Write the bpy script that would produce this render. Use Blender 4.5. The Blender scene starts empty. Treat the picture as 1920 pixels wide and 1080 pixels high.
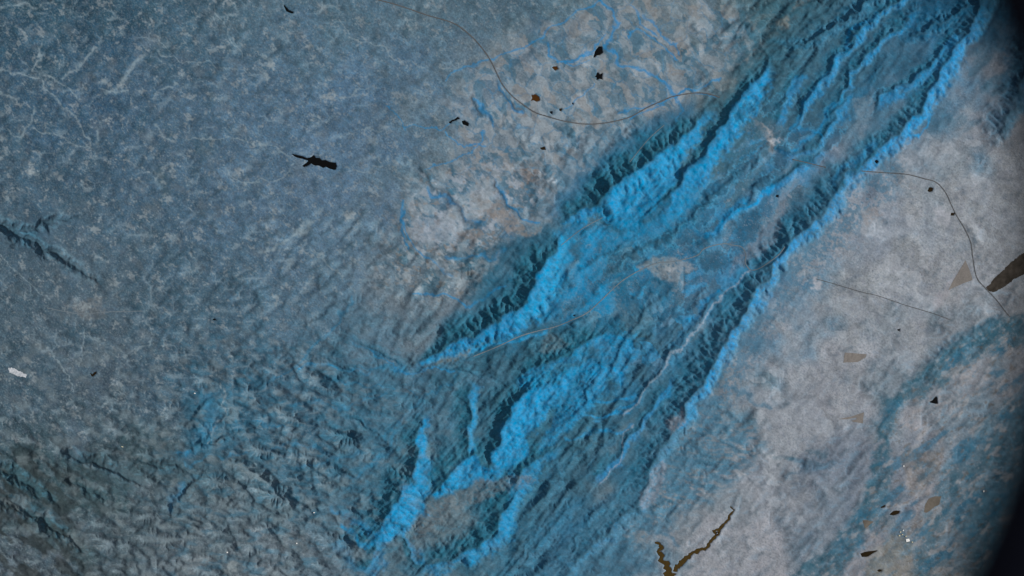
import bpy, bmesh, math, random
import numpy as np

# ---------------------------------------------------------------- camera, sky, sun, exposure
S = bpy.context.scene
CAM_H = 400.0                            # the station's height above the ground, one unit = one kilometre of ground
cam_data = bpy.data.cameras.new('camera'); cam = bpy.data.objects.new('camera', cam_data)
S.collection.objects.link(cam); S.camera = cam
cam.location = (0, 0, CAM_H); cam.rotation_euler = (0, 0, 0)
cam_data.sensor_width = 36; cam_data.lens = 36 * CAM_H / 192.0
cam_data.clip_start = .5; cam_data.clip_end = 4000
cam_data.dof.use_dof = True; cam_data.dof.focus_distance = CAM_H - 1.0; cam_data.dof.aperture_fstop = .17

SUN_EL, SUN_AZ = math.radians(35.5), math.radians(3)        # azimuth counted from +X towards +Y
world = bpy.data.worlds.new('World'); S.world = world; world.use_nodes = True
wn = world.node_tree.nodes; wl_ = world.node_tree.links
sky = wn.new('ShaderNodeTexSky'); sky.sky_type = 'NISHITA'; sky.sun_disc = False
sky.sun_elevation = SUN_EL; sky.sun_rotation = math.pi / 2 - SUN_AZ
# the camera's false-colour filter takes most of the blue out of skylight
hue = wn.new('ShaderNodeHueSaturation'); hue.inputs['Saturation'].default_value = .35
wl_.new(sky.outputs[0], hue.inputs['Color']); wl_.new(hue.outputs[0], wn['Background'].inputs[0]); wn['Background'].inputs[1].default_value = .10
sd = bpy.data.lights.new('sun', 'SUN'); sd.energy = 4.15; sd.angle = math.radians(.5); sd.color = (1, .95, .88)
so = bpy.data.objects.new('sun', sd); S.collection.objects.link(so)
so.rotation_euler = (0, math.pi / 2 - SUN_EL, SUN_AZ); so.location = (150, 30, 200)
S.view_settings.view_transform = 'Standard'; S.view_settings.look = 'None'
S.view_settings.exposure = -0.08; S.view_settings.gamma = 1.0

# ---------------------------------------------------------------- land shape and land cover (numpy)
PXU = 0.1                                # kilometres (scene units) per picture pixel of the ground
X0, X1, Y0, Y1 = -180.0, 2100.0, -180.0, 1260.0
STEP = 1.5
gx = np.arange(X0, X1 + .1, STEP); gy = np.arange(Y0, Y1 + .1, STEP)
W, Hh = len(gx), len(gy)
XX, YY = np.meshgrid(gx, gy)
XX = XX.astype(np.float32); YY = YY.astype(np.float32)

def sm(a, b, x):
    t = np.clip((x - a) / (b - a), 0, 1); return t * t * (3 - 2 * t)

def spec(shape, step, seed, lam_max, lam_min=0.0, beta=2.0, ang=0.0, aniso=1.0):
    """band-limited 1/f noise in wavelengths of picture pixels; features stretched by aniso along ang (degrees, image x to the right, y down)"""
    r = np.random.default_rng(seed)
    h, w = shape
    f = np.fft.rfft2(r.standard_normal((h, w)).astype(np.float32))
    ky = np.fft.fftfreq(h, step)[:, None]; kx = np.fft.rfftfreq(w, step)[None, :]
    c, s = math.cos(math.radians(ang)), math.sin(math.radians(ang))
    u = (kx * c + ky * s) * aniso; v = -kx * s + ky * c
    k = np.sqrt(u * u + v * v) + 1e-9
    k0 = 1.0 / lam_max
    amp = (k * k + k0 * k0) ** (-beta / 2)
    if lam_min > 0: amp = amp * np.exp(-(k * lam_min) ** 2)
    amp = amp * (1 - np.exp(-(k / k0) ** 2 * 2))
    n = np.fft.irfft2(f * amp, s=(h, w)).astype(np.float32)
    n -= n.mean(); n /= n.std() + 1e-9
    return n
def N(seed, lam, lmin=0, beta=2.0, ang=0, an=1.0): return spec((Hh, W), STEP, seed, lam, lmin, beta, ang, an)

def blur(a, px, step=STEP):
    ky = np.fft.fftfreq(a.shape[0], step)[:, None]; kx = np.fft.rfftfreq(a.shape[1], step)[None, :]
    g = np.exp(-2 * (math.pi * px) ** 2 * (kx * kx + ky * ky))
    return np.fft.irfft2(np.fft.rfft2(a) * g, s=a.shape).astype(np.float32)

# warped coordinates: every traced line wanders a little so that no edge is ruler-straight
WX = XX + 3.5 * N(11, 60, 6, 3) + .7 * N(12, 14, 2); WY = YY + 3.5 * N(13, 60, 6, 3) + .7 * N(14, 14, 2)
WX = WX.astype(np.float32); WY = WY.astype(np.float32)

def near(pts, pad, gxx=None, gyy=None, origin=(X0, Y0), step=STEP):
    """distance to a polyline, side (>0 = upper left of a line drawn towards the upper right), arc parameter 0..1 — inside the padded box only"""
    gxx = WX if gxx is None else gxx; gyy = WY if gyy is None else gyy
    p = np.array(pts, float); lo = p.min(0) - pad - 14; hi = p.max(0) + pad + 14
    i0 = max(0, int((lo[0] - origin[0]) / step)); i1 = min(gxx.shape[1], int((hi[0] - origin[0]) / step) + 2)
    j0 = max(0, int((lo[1] - origin[1]) / step)); j1 = min(gxx.shape[0], int((hi[1] - origin[1]) / step) + 2)
    if i1 <= i0 or j1 <= j0: return None
    sl = (slice(j0, j1), slice(i0, i1)); x = gxx[sl]; y = gyy[sl]
    best = np.full(x.shape, 1e9, np.float32); side = np.zeros_like(best); tt = np.zeros_like(best)
    L = np.hypot(*np.diff(p, axis=0).T); cum = np.concatenate([[0], np.cumsum(L)]); tot = cum[-1]
    for a, b, l, c0 in zip(p[:-1], p[1:], L, cum[:-1]):
        dx, dy = b - a
        u = np.clip(((x - a[0]) * dx + (y - a[1]) * dy) / (l * l + 1e-9), 0, 1)
        d = np.hypot(x - a[0] - u * dx, y - a[1] - u * dy)
        m = d < best
        best = np.where(m, d, best); tt = np.where(m, (c0 + u * l) / tot, tt)
        side = np.where(m, (x - a[0]) * dy - (y - a[1]) * dx, side)
    return sl, best, side, tt

def prof(w, t):
    if np.isscalar(w): return w
    return np.interp(t, np.linspace(0, 1, len(w)), w)

def stroke(pts, w, soft=1.0):
    """0..1 mask of a line of half-width w (number or list along the line)"""
    m = np.zeros((Hh, W), np.float32)
    r = near(pts, np.max(w))
    if r is None: return m
    sl, d, s, t = r
    ww = prof(w, t)
    m[sl] = 1 - sm(ww * (1 - soft), ww + .01, d)
    return m

def poly(pts, soft=2.0, warp=True, gxx=None, gyy=None, origin=(X0, Y0), step=STEP):
    """0..1 mask of a polygon with a soft rim"""
    gxx = (WX if warp else XX) if gxx is None else gxx; gyy = (WY if warp else YY) if gyy is None else gyy
    m = np.zeros(gxx.shape, np.float32)
    r = near(list(pts) + [pts[0]], soft * 2 + 4, gxx, gyy, origin, step)
    if r is None: return m
    sl, d, _, _ = r
    x = gxx[sl]; y = gyy[sl]; ins = np.zeros(x.shape, bool)
    n = len(pts)
    for k in range(n):
        ax, ay = pts[k]; bx, by = pts[(k + 1) % n]
        if ay == by: continue
        ins ^= ((ay > y) != (by > y)) & (x < (bx - ax) * (y - ay) / (by - ay) + ax)
    m[sl] = sm(-soft, soft, np.where(ins, d, -d))
    return m

def grid_field(rows):
    """smooth field from values on a 13 x 7 lattice over the picture (every 160 x 180 px)"""
    a = np.array(rows, np.float32)
    u = np.clip((XX + 34 * n_big1) / 160, 0, 11.999); v = np.clip((YY + 34 * n_big2) / 180, 0, 5.999)
    i = u.astype(int); j = v.astype(int); fu = u - i; fv = v - j
    fu = fu * fu * (3 - 2 * fu) * .5 + fu * .5; fv = fv * fv * (3 - 2 * fv) * .5 + fv * .5
    if a.ndim == 3: fu = fu[..., None]; fv = fv[..., None]
    return (a[j, i] * (1 - fu) + a[j, i + 1] * fu) * (1 - fv) + (a[j + 1, i] * (1 - fu) + a[j + 1, i + 1] * fu) * fv
n_big1 = N(21, 160, 10); n_big2 = N(22, 160, 10)

# --- the ranges: crest line (drawn lower left to upper right), slope widths to the upper left / lower right, height
RIDGES = [
 # main crest, western half
 ([(768,690),(800,672),(850,645),(880,628),(905,618),(940,602),(985,568),(1000,540),(1008,505),(1030,478),(1050,450),(1064,436)], [14,40,52,50,55,50,30], [6,22,36,44,50,44,20], [.3,1.7,2.4,2.6,2.5,2.0,.6]),
 # main crest, eastern half
 ([(1040,418),(1062,412),(1095,398),(1128,380),(1145,350),(1180,325),(1212,306),(1250,282),(1282,262),(1305,235),(1330,205)], [20,50,60,60,62,48,18], [10,20,48,46,40,30,14], [.5,1.6,2.5,2.6,2.5,1.7,.4]),
 # knife-thin dark flank along the long blue slope
 ([(1150,428),(1200,405),(1256,367),(1285,325),(1330,265),(1360,222),(1400,165),(1446,113)], [10,14,16,17,22,26,20], [16,30,40,46,50,44,20], [.5,1.0,1.3,1.7,2.0,1.7,.7]),
 # eastern front range
 ([(1040,1095),(1105,1036),(1158,980),(1200,945),(1218,880),(1245,838),(1272,790),(1305,728),(1335,690),(1362,640),(1385,598),(1420,548),(1448,500),(1475,460),(1520,425),(1555,385),(1575,345),(1605,312),(1650,282),(1690,240),(1722,210),(1745,165),(1772,120),(1800,72),(1830,25),(1850,-10)],
   [50,55,56,60,72,72,66,60,60,54,40,40,44,46], [22,20,22,24,26,26,26,22,24,26,26,30,30,30], [.9,1.1,1.2,1.5,2.2,2.5,2.4,2.2,2.0,1.5,1.5,1.7,1.9,2.0]),
 # lower middle
 ([(700,1022),(715,988),(738,948),(755,915),(775,893),(783,860),(781,820),(795,770)], [50,62,62,48,40,34], [24,54,56,40,16,12], [.8,2.2,2.4,1.9,1.4,.7]),
 ([(812,932),(840,892),(862,868),(885,853),(905,870),(935,872),(965,862)], [20,62,60,34,30,20], [14,30,34,34,24,14], [.7,1.9,1.9,1.2,1.0,.6]),
 ([(922,880),(930,835),(945,790),(967,752),(990,727),(1045,712),(1062,690)], [20,30,34,30,36,30], [30,62,62,60,50,20], [.9,2.2,2.4,2.3,1.9,.9]),
 ([(876,850),(878,800),(877,745),(884,716)], 34, 16, [.8,1.5,1.4,.6]),
 ([(780,1075),(845,1045),(885,1030),(925,1004),(945,962),(960,925),(978,895),(1010,860),(1050,838)], [44,60,62,66,60,30], [22,28,34,34,26,16], [1.1,1.9,2.1,2.1,1.6,.7]),
 ([(960,720),(1000,694),(1035,676),(1080,655),(1105,640),(1140,622)], [20,40,48,46,30], [14,22,26,24,16], [.6,1.5,1.8,1.6,.7]),
 ([(690,1080),(702,1022),(690,1000),(655,985)], 30, 24, [.5,.9,.6,.3]),
 ([(745,1005),(775,1040),(800,1065)][::-1], 12, 12, .8),
 # sub-ranges between the main crest and the front range
 ([(1110,905),(1160,850),(1200,800),(1230,750),(1262,700)], 22, 14, [.4,.9,1.0,.9,.4]),
 ([(1060,1010),(1110,960),(1160,930),(1190,925)], 24, 16, [.5,1.1,1.1,.5]),
 ([(985,1060),(1030,1000),(1075,950),(1110,925)], 22, 16, [.5,1.0,1.0,.5]),
 ([(1160,790),(1200,740),(1240,690),(1285,628),(1330,570),(1372,520)], 26, 18, [.4,1.1,1.2,1.2,1.1,.5]),
 ([(1130,735),(1150,690),(1165,650),(1190,610),(1225,570),(1270,530)], 24, 18, [.5,1.0,1.2,1.1,.9,.4]),
 ([(1060,800),(1100,745),(1120,700),(1128,660)], 26, 26, [.6,1.2,1.2,.6]),
 ([(1300,480),(1345,430),(1390,390),(1440,330),(1480,300)], 20, 18, [.4,.9,1.0,.9,.4]),
 ([(1215,470),(1270,430),(1320,385),(1375,330),(1430,290)], 16, 16, [.3,.8,.8,.8,.3]),
 ([(1150,500),(1200,470),(1240,455)], 12, 12, .7), ([(1095,500),(1150,468),(1190,440)], 10, 10, .6),
 ([(1120,545),(1170,505),(1215,490)], 10, 10, .5),
 # north-eastern bundle
 ([(1440,78),(1500,84),(1528,74),(1562,52),(1605,24),(1650,-6)], [16,22,26,24,22], [10,16,18,18,16], [.4,1.4,2.0,2.0,1.8]),
 ([(1470,262),(1493,233),(1513,190),(1547,143),(1563,115),(1592,88),(1615,58),(1642,32),(1684,4),(1720,-30)], [16,22,26,30,30,26], [10,16,18,14,14,14], [.4,1.1,1.3,1.6,1.8,1.8]),
 ([(1548,232),(1563,197),(1590,157),(1602,130),(1630,97),(1655,68),(1694,42),(1720,20)], [20,22,20,20,18], [12,12,12,12,12], [.6,1.1,1.2,1.3,.8]),
 ([(1455,270),(1490,290),(1530,278),(1556,240),(1575,205),(1600,170)], [20,26,24,18], [14,14,14,12], [.5,1.0,1.0,.5]),
 ([(1640,205),(1665,170),(1700,155),(1735,128),(1768,85),(1800,52)], [10,14,14,14,12], [16,26,28,22,16], [.5,1.1,1.4,1.2,.6]),
 ([(1430,360),(1480,330),(1520,300),(1555,275)], [18,20,18], 14, [.4,1.0,.5]),
 ([(1450,235),(1478,180),(1500,130)], 20, 18, [.5,1.0,.5]),
 ([(1590,300),(1640,265),(1668,232)], 16, 12, [.4,.9,.5]),
 ([(1690,66),(1730,60),(1775,42),(1812,10)], [30,34,30], [16,18,18], [.7,1.8,1.6]),
 ([(1880,240),(1905,180),(1930,120),(1950,40)], 50, 26, 1.4),
 # west and south-west
 ([(-20,405),(10,425),(55,450),(110,480),(165,515),(188,530)][::-1], [10,16,18,16], [10,14,16,14], [.3,1.0,1.5,1.9]),
 ([(28,440),(65,428),(105,418),(160,396)][::-1], [10,12,10], [8,10,8], [.3,.9,.9]),
 ([(130,853),(200,872),(262,908)][::-1], [12,16,14], [16,20,14], [.5,1.2,.9]),
 ([(262,868),(312,870),(366,882)][::-1], [14,18,14], [14,14,12], [.5,1.0,.6]),
 ([(-20,872),(30,890),(85,925),(120,950)][::-1], [16,20,16], [16,16,16], [.5,1.3,1.3]),
 ([(20,940),(60,960),(120,1002),(172,1040)][::-1], [14,22,20], [18,20,16], [.5,1.3,1.0]),
 ([(-20,930),(30,955),(55,975)][::-1], [14,18,16], [12,14,14], [.5,1.0,1.0]),
 ([(130,905),(165,915),(200,935)][::-1], 14, 12, .7),
 ([(640,622),(680,640),(715,660),(768,690)][::-1], [10,14,12,10], 12, [.5,.9,.9,.4]),
 ([(575,660),(640,678),(700,694),(765,692)][::-1], 10, 10, [.4,.8,.5]),
 ([(640,772),(690,800),(722,822)][::-1], [8,12,9], 10, [.4,1.2,.7]),
 ([(540,635),(580,610),(610,595),(650,560)], 14, 10, [.3,.7,.7,.2]),
 ([(770,693),(830,690),(880,694),(925,706),(955,722)][::-1], 10, 9, [.4,.8,.9,.6]),
 ([(800,690),(850,680),(900,665),(950,650)], 8, 6, [.3,.7,.7,.3]),
 ([(345,835),(365,838),(400,828),(430,815)][::-1], 16, 12, [.9,1.1,.6]),
 ([(320,960),(350,915),(385,885)], 12, 16, [.5,.9,.5]),
 ([(350,800),(380,765),(415,735)], 12, 18, [.3,.7,.3]),
 # hogbacks around the northern basin
 ([(755,470),(752,430),(762,400)], 8, 8, .25), ([(790,320),(830,360),(870,400),(900,425)][::-1], 12, 12, .45),
 ([(880,185),(905,205),(925,235)][::-1], 8, 8, .45), ([(935,165),(960,190),(975,205)][::-1], 7, 7, .4),
 ([(930,340),(950,380),(985,410)][::-1], 9, 9, .5), ([(690,500),(720,492),(740,498)][::-1], 10, 8, .5),
 # eastern wetland hills
 ([(1690,715),(1750,670),(1810,630),(1880,600)], [16,20,22,22], [14,16,16,16], [.3,.5,.6,.6]),
 ([(1085,905),(1120,860),(1150,815),(1168,775)], 14, 10, [.3,.7,.7,.3]), ([(1040,905),(1075,860),(1105,830),(1125,800)], 14, 10, [.3,.7,.7,.3]),
 ([(1130,990),(1165,940),(1185,905)], 12, 9, [.3,.7,.4]), ([(1005,1080),(1050,1040),(1090,1000),(1120,975)], 14, 10, [.3,.8,.8,.3]), ([(930,1085),(975,1040),(1010,1000),(1035,965)], 14, 12, [.4,.8,.8,.3]),
 ([(1180,860),(1210,820),(1232,790)], 12, 9, [.3,.7,.4]), ([(1205,700),(1235,660),(1262,625),(1290,590)], 14, 9, [.3,.7,.7,.3]), ([(1290,690),(1320,640),(1350,590),(1385,545)], 18, 9, [.3,.6,.6,.3]),
 ([(1080,700),(1100,670),(1118,640),(1125,600)], 12, 10, [.4,.8,.7,.3]), ([(1185,560),(1215,530),(1250,520)], 10, 8, .5), ([(845,800),(850,770),(865,740)], 12, 10, .6), ([(905,790),(915,760),(930,735)], 12, 10, .6),
 ([(610,960),(650,920),(690,880),(720,850)], 14, 10, [.3,.6,.6,.3]), ([(640,870),(680,830),(730,800),(760,770)], 12, 10, [.3,.6,.6,.3]), ([(560,1040),(590,1000),(620,970)], 10, 9, .4), ([(740,850),(752,815),(762,790)], 10, 8, .5),
 ([(1500,200),(1530,150),(1550,120)], 12, 9, [.3,.8,.4]), ([(1575,150),(1600,112),(1628,78)], 10, 8, [.3,.7,.4]), ([(1395,330),(1430,285),(1462,250)], 12, 9, [.3,.6,.4]), ([(1620,170),(1650,130),(1680,100)], 10, 9, [.3,.7,.4]), ([(1380,240),(1420,200),(1450,160)], 12, 9, [.3,.6,.3]), ([(1300,400),(1340,350),(1375,305)], 10, 8, [.3,.5,.3]),
 ([(1245,850),(1290,842),(1335,850)][::-1], 9, 9, .5), ([(1230,890),(1285,872),(1350,868)][::-1], 10, 9, .6), ([(1215,925),(1270,905),(1330,905),(1375,895)][::-1], 10, 9, .55), ([(1190,965),(1240,945),(1300,940)][::-1], 9, 9, .5),
 ([(1285,805),(1330,812),(1380,835)][::-1], 10, 9, .5), ([(1320,760),(1365,775),(1410,800)][::-1], 9, 8, .45), ([(1150,1010),(1200,990),(1250,985)][::-1], 9, 8, .4), ([(1340,890),(1400,860),(1450,850)], 10, 9, .4), ([(1480,890),(1520,870),(1560,865)], 12, 10, .5),
]
rg0 = (1 - np.abs(N(44, 110, 3, 2.3, 30, 1.5))) + .5 * (1 - np.abs(N(45, 45, 3, 2.2, 30, 1.5)))
flat = 0.06 * n_big1 + .05 * rg0
base = (0.9 * sm(1500, 300, XX * 0.8 + YY * 0.35) + 0.0015 * (500 - YY) * sm(900, 0, XX)).astype(np.float32)
tent = np.zeros((Hh, W), np.float32); lit = np.zeros((Hh, W), np.float32)
lens = 1 + .14 * N(31, 60, 8)
for ri_, (pts, wl, wr, hh) in enumerate(RIDGES):
    r = near(pts, max(np.max(wl), np.max(wr)))
    if r is None: continue
    sl, d, s, t = r
    w = np.where(s > 0, prof(wl, t), prof(wr, t)) * lens[sl]
    e = np.clip(1 - d / np.maximum(w, 1), 0, None)
    hgt = (1.5 if np.max(np.array(pts)[:, 0]) < 560 else .95 if ri_ == 3 else .92 if ri_ < 9 else .95) * prof(hh, t) * np.where(s > 0, .75 * e + .25 * e * e, e * (1.25 - .25 * e))
    lit[sl] = np.where(hgt > tent[sl], np.where(s > 0, -1, 1) * np.clip(hgt, 0, 1), lit[sl])
    tent[sl] = np.maximum(tent[sl], hgt)

# roughness of the hills between the traced crests
ROUGH = grid_field([
 [.10,.12,.12,.12,.10,.10,.10,.08,.10,.45,.8,.9,.6],
 [.12,.12,.12,.14,.12,.10,.05,.05,.10,.55,.6,.5,.2],
 [.15,.14,.12,.12,.12,.10,.08,.45,.5,.35,.2,.08,.14],
 [.12,.12,.16,.20,.28,.26,.35,.40,.5,.4,.08,.08,.30],
 [.10,.12,.22,.50,.65,.55,.65,.75,.6,.15,.10,.45,.40],
 [.30,.40,.42,.75,.75,.50,.50,.65,.60,.40,.45,.25,.35],
 [.35,.40,.50,.60,.55,.40,.55,.65,.20,.16,.45,.15,.35]])
rg = lambda s, lam, ang, an, lm=2: 1 - np.abs(N(s, lam, lm, 2.2, ang, an))
hills = .35 * rg(41, 60, -12, 2.6, 4) + .65 * rg(42, 70, -50, 3.4, 4) + .30 * rg(43, 24, -10, 3.2, 3)
wsw = sm(1000, 560, XX - .3 * (YY - 700)) * sm(520, 700, YY)     # the south-western hills run east-west
hills = hills * (1 - wsw) + wsw * (.50 * rg(44, 60, 12, 3.0, 3) + .30 * rg(45, 26, -12, 2.4) + .35 * rg(40, 90, 38, 2.0, 4))
vale_q = poly([(1070,440),(1140,440),(1250,380),(1320,300),(1440,200),(1500,250),(1560,290),(1490,400),(1420,470),(1330,540),(1240,600),(1100,600),(1060,560),(1080,500)], 25)
ROUGH = ROUGH * (1 - .72 * vale_q)
onr = np.clip(blur(np.clip(tent * 2, 0, 1), 3), 0, 1)
eh = sm(1270, 1330, XX + .55 * (YY - 540))
fold = rg(151, 22, -50, 7.0, 2) * .6 + rg(152, 12, -8, 4.0, 1.5) * .4
beltz = blur(np.clip(ROUGH * 1.6, 0, 1) * sm(640, 780, XX + .2 * (YY - 700)), 10) * (1 - .6 * vale_q) * (1 - eh * .5)
h = base + flat + tent + (.85 + .1 * wsw) * sm(.0, .32, ROUGH) * (1 - .6 * eh) * (1 - .5 * sm(1270, 1330, XX + .55 * (YY - 540)) * sm(1560, 1440, XX + .8 * (YY - 540))) * ROUGH * hills * (1 - .75 * onr) + .30 * beltz * fold * (1 - .55 * np.clip(lit, 0, 1)) + .05 * onr * N(46, 34, 3)
h = h.astype(np.float32)

# --- running water cuts valleys and spurs (implicit stream-power erosion)
def fill_pits(h):
    p = np.pad(h, 1, mode='edge'); mn = np.full(h.shape, 1e9, np.float32)
    for dj in (0, 1, 2):
        for di in (0, 1, 2):
            if dj == 1 and di == 1: continue
            mn = np.minimum(mn, p[dj:dj + h.shape[0], di:di + h.shape[1]])
    return np.where(h <= mn, mn + 1e-3, h)
def flood(h):
    """priority flood: the same land with every hollow filled to its lip, so that water finds its way out"""
    import heapq
    H_, W_ = h.shape; w2 = W_ + 2
    p = np.full((H_ + 2, w2), -1e9, np.float32); p[1:-1, 1:-1] = h
    done = np.ones((H_ + 2, w2), bool); done[2:-2, 2:-2] = False
    f = p.ravel().tolist(); dn = bytearray(done.ravel().astype(np.uint8).tobytes())
    hp = []
    for j in (1, H_):
        for i in range(1, W_ + 1): hp.append((f[j * w2 + i], j * w2 + i))
    for i in (1, W_):
        for j in range(2, H_): hp.append((f[j * w2 + i], j * w2 + i))
    heapq.heapify(hp); push, pop = heapq.heappush, heapq.heappop
    offs = (1, -1, w2, -w2, w2 + 1, w2 - 1, -w2 + 1, -w2 - 1)
    while hp:
        z, k = pop(hp)
        z += 2e-4
        for o in offs:
            q = k + o
            if not dn[q]:
                dn[q] = 1; v = f[q]
                if v < z: f[q] = v = z
                push(hp, (v, q))
    return np.array(f, np.float32).reshape(H_ + 2, w2)[1:-1, 1:-1]
def erode(h, K, m, iters, uplift=0, diff=0.0, cell=STEP, seed=5, every=0):
    H_, W_ = h.shape; n = H_ * W_
    idx = np.arange(n).reshape(H_, W_)
    r = np.random.default_rng(seed); A = None
    for it in range(iters):
        if every and it % every == 0: lake = flood(h) - h
        if every: rt = h + lake
        else:
            for _ in range(6): h = fill_pits(h)
            rt = h
        best = np.zeros(h.shape, np.float32); rec = idx.copy(); rl = np.ones(h.shape, np.float32)
        hj = rt + r.standard_normal(h.shape).astype(np.float32) * (0 if every else 1e-3)
        for dj in (-1, 0, 1):
            for di in (-1, 0, 1):
                if not (di or dj): continue
                l = math.hypot(di, dj)
                js = slice(max(0, dj), H_ + min(0, dj)); jd = slice(max(0, -dj), H_ + min(0, -dj))
                is_ = slice(max(0, di), W_ + min(0, di)); id_ = slice(max(0, -di), W_ + min(0, -di))
                sl_ = (hj[jd, id_] - hj[js, is_]) / l
                sl_ = np.where(rt[jd, id_] > rt[js, is_], sl_, 0)
                m_ = sl_ > best[jd, id_]
                best[jd, id_] = np.where(m_, sl_, best[jd, id_]); rec[jd, id_] = np.where(m_, idx[js, is_], rec[jd, id_])
                rl[jd, id_] = np.where(m_, l, rl[jd, id_])
        rec[0] = idx[0]; rec[-1] = idx[-1]; rec[:, 0] = idx[:, 0]; rec[:, -1] = idx[:, -1]
        rec = rec.ravel(); rl_ = rl.ravel() * cell * PXU
        # depth below the outlet by pointer doubling
        dep = (rec != np.arange(n)).astype(np.int32); ptr = rec.copy()
        while True:
            nd = dep + dep[ptr]; np_ = ptr[ptr]
            if np.array_equal(np_, ptr): dep = nd if not np.array_equal(nd, dep) else dep; break
            dep, ptr = nd, np_
        order = np.argsort(dep, kind='stable'); cuts = np.searchsorted(dep[order], np.arange(dep.max() + 2))
        A = np.ones(n, np.float64)
        for k in range(len(cuts) - 2, 0, -1):
            o = order[cuts[k]:cuts[k + 1]]; np.add.at(A, rec[o], A[o])
        F = (K.ravel() * (A ** m) / rl_).astype(np.float64)
        hf = h.ravel().astype(np.float64) + (uplift.ravel() if not np.isscalar(uplift) else uplift)
        for k in range(1, len(cuts) - 1):
            o = order[cuts[k]:cuts[k + 1]]; f = F[o]; ro = rec[o]
            hf[o] = np.where(hf[o] > hf[ro], (hf[o] + f * hf[ro]) / (1 + f), hf[o])
        h = hf.reshape(H_, W_).astype(np.float32)
        if diff > 0:
            p = np.pad(h, 1, mode='edge')
            h = h + diff * (p[:-2, 1:-1] + p[2:, 1:-1] + p[1:-1, :-2] + p[1:-1, 2:] - 4 * h)
    return h, A.reshape(H_, W_)
dark = blur(np.clip(-lit * 1.5, 0, 1), 3); bright = blur(np.clip(lit, 0, 1), 3); off = 1 - np.clip(onr, 0, 1)
wander = np.clip(1 + .5 * N(57, 30, 4), .3, 2)
K = ((.008 + .007 * dark - .005 * bright) * wander + off * (.006 + .022 * np.clip(ROUGH, 0, .8)) + .006 * (1 - off) * ROUGH).astype(np.float32)
h = h + .14 * ROUGH * (1 - .6 * bright) * (rg(47, 15, -6, 3.0, 2.5) * (1 - wsw) + wsw * rg(48, 15, 4, 3.0, 2.5))
up = (off * (.0022 + .055 * np.clip(ROUGH, 0, .8) * (1 - .5 * eh) * (.6 + .4 * hills))).astype(np.float32)
def half(a): return np.ascontiguousarray(a[::2, ::2])
def twice(a):
    o = np.empty((Hh, W), np.float32); o[::2, ::2] = a
    o[1::2, ::2] = (a[:-1] + a[1:]) / 2; o[:, 1::2] = (o[:, :-1:2] + o[:, 2::2]) / 2
    return o
hc = half(blur(h, 1.5)); rest = h - twice(hc)
hc, A_c = erode(hc, half(K), .46, 16, uplift=half(up), diff=.01, cell=2 * STEP, every=4)
h = twice(hc) + rest * (.25 + .75 * (1 - off))
h, A_flow = erode(h, K * (STEP / 2) ** .9 * .8, .44, 6, uplift=up, diff=.01)
A_net = twice(np.log(A_c + 1).astype(np.float32))
h = blur(h, 1.0) * .3 + .7 * h
# small wrinkles everywhere: gullies, banks, terraces
fine = rg(49, 14, 28, 2.2, 2) * .5 + rg(50, 9, -20, 2.0, 1.6) * .35
h = h + .012 * (1 - .6 * bright) * fine * sm(-1.2, .8, N(59, 90, 8))
h = h.astype(np.float32)
# ---------------------------------------------------------------- land cover (what grows or lies there; ridge flanks also carry painted light and shade)
def lin(c):
    c = np.asarray(c, np.float32) / 255.0
    return np.where(c <= .04045, c / 12.92, ((c + .055) / 1.055) ** 2.4).astype(np.float32)
LAND = [
 [(54,82,100),(44,72,94),(60,88,108),(78,102,122),(83,108,128),(86,108,126),(78,102,122),(86,110,126),(106,114,118),(62,92,106),(36,78,100),(30,74,100),(44,78,100)],  # top-left entries darker: land tone plus lens vignetting put into the colour
 [(60,86,108),(58,85,112),(72,96,120),(78,104,130),(80,106,134),(84,110,136),(114,120,128),(120,126,132),(108,116,124),(52,88,108),(50,90,112),(84,116,138),(115,120,128)],
 [(66,88,108),(66,90,112),(72,96,120),(82,106,132),(90,113,140),(98,118,136),(108,118,130),(50,104,136),(50,108,142),(72,106,124),(118,130,144),(140,146,150),(132,136,140)],
 [(70,88,104),(78,94,110),(66,89,108),(78,103,126),(90,114,136),(108,118,132),(56,94,118),(48,112,152),(60,96,116),(80,118,144),(140,146,150),(143,146,150),(130,134,138)],
 [(66,84,100),(74,88,104),(68,89,108),(70,100,122),(76,106,128),(76,108,132),(52,92,114),(48,94,118),(60,92,108),(136,142,148),(142,145,150),(100,120,132),(120,124,130)],
 [(62,80,92),(64,80,90),(76,91,102),(84,108,124),(80,108,128),(84,110,128),(56,102,128),(58,94,112),(104,118,126),(132,138,144),(108,118,130),(128,128,132),(70,104,122)],
 [(82,86,96),(74,85,95),(98,105,115),(108,114,124),(94,110,126),(88,110,126),(56,100,124),(62,98,118),(140,143,148),(142,143,148),(90,108,120),(118,118,116),(60,96,112)]]
rgb = lin(grid_field(LAND))
def put(mask, col, a=1.0):
    if not np.isscalar(a): mask = mask * a; a = 1.0
    rows = np.flatnonzero(mask.max(1) > .003)
    if not len(rows): return
    sub = mask[rows[0]:rows[-1] + 1]; cols = np.flatnonzero(sub.max(0) > .003)
    sl = (slice(rows[0], rows[-1] + 1), slice(cols[0], cols[-1] + 1))
    m = (np.clip(mask[sl], 0, 1) * a)[..., None]
    rgb[sl] = rgb[sl] * (1 - m) + lin(col) * m
def scale(f):
    global rgb
    rgb = rgb * f[..., None]

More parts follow.
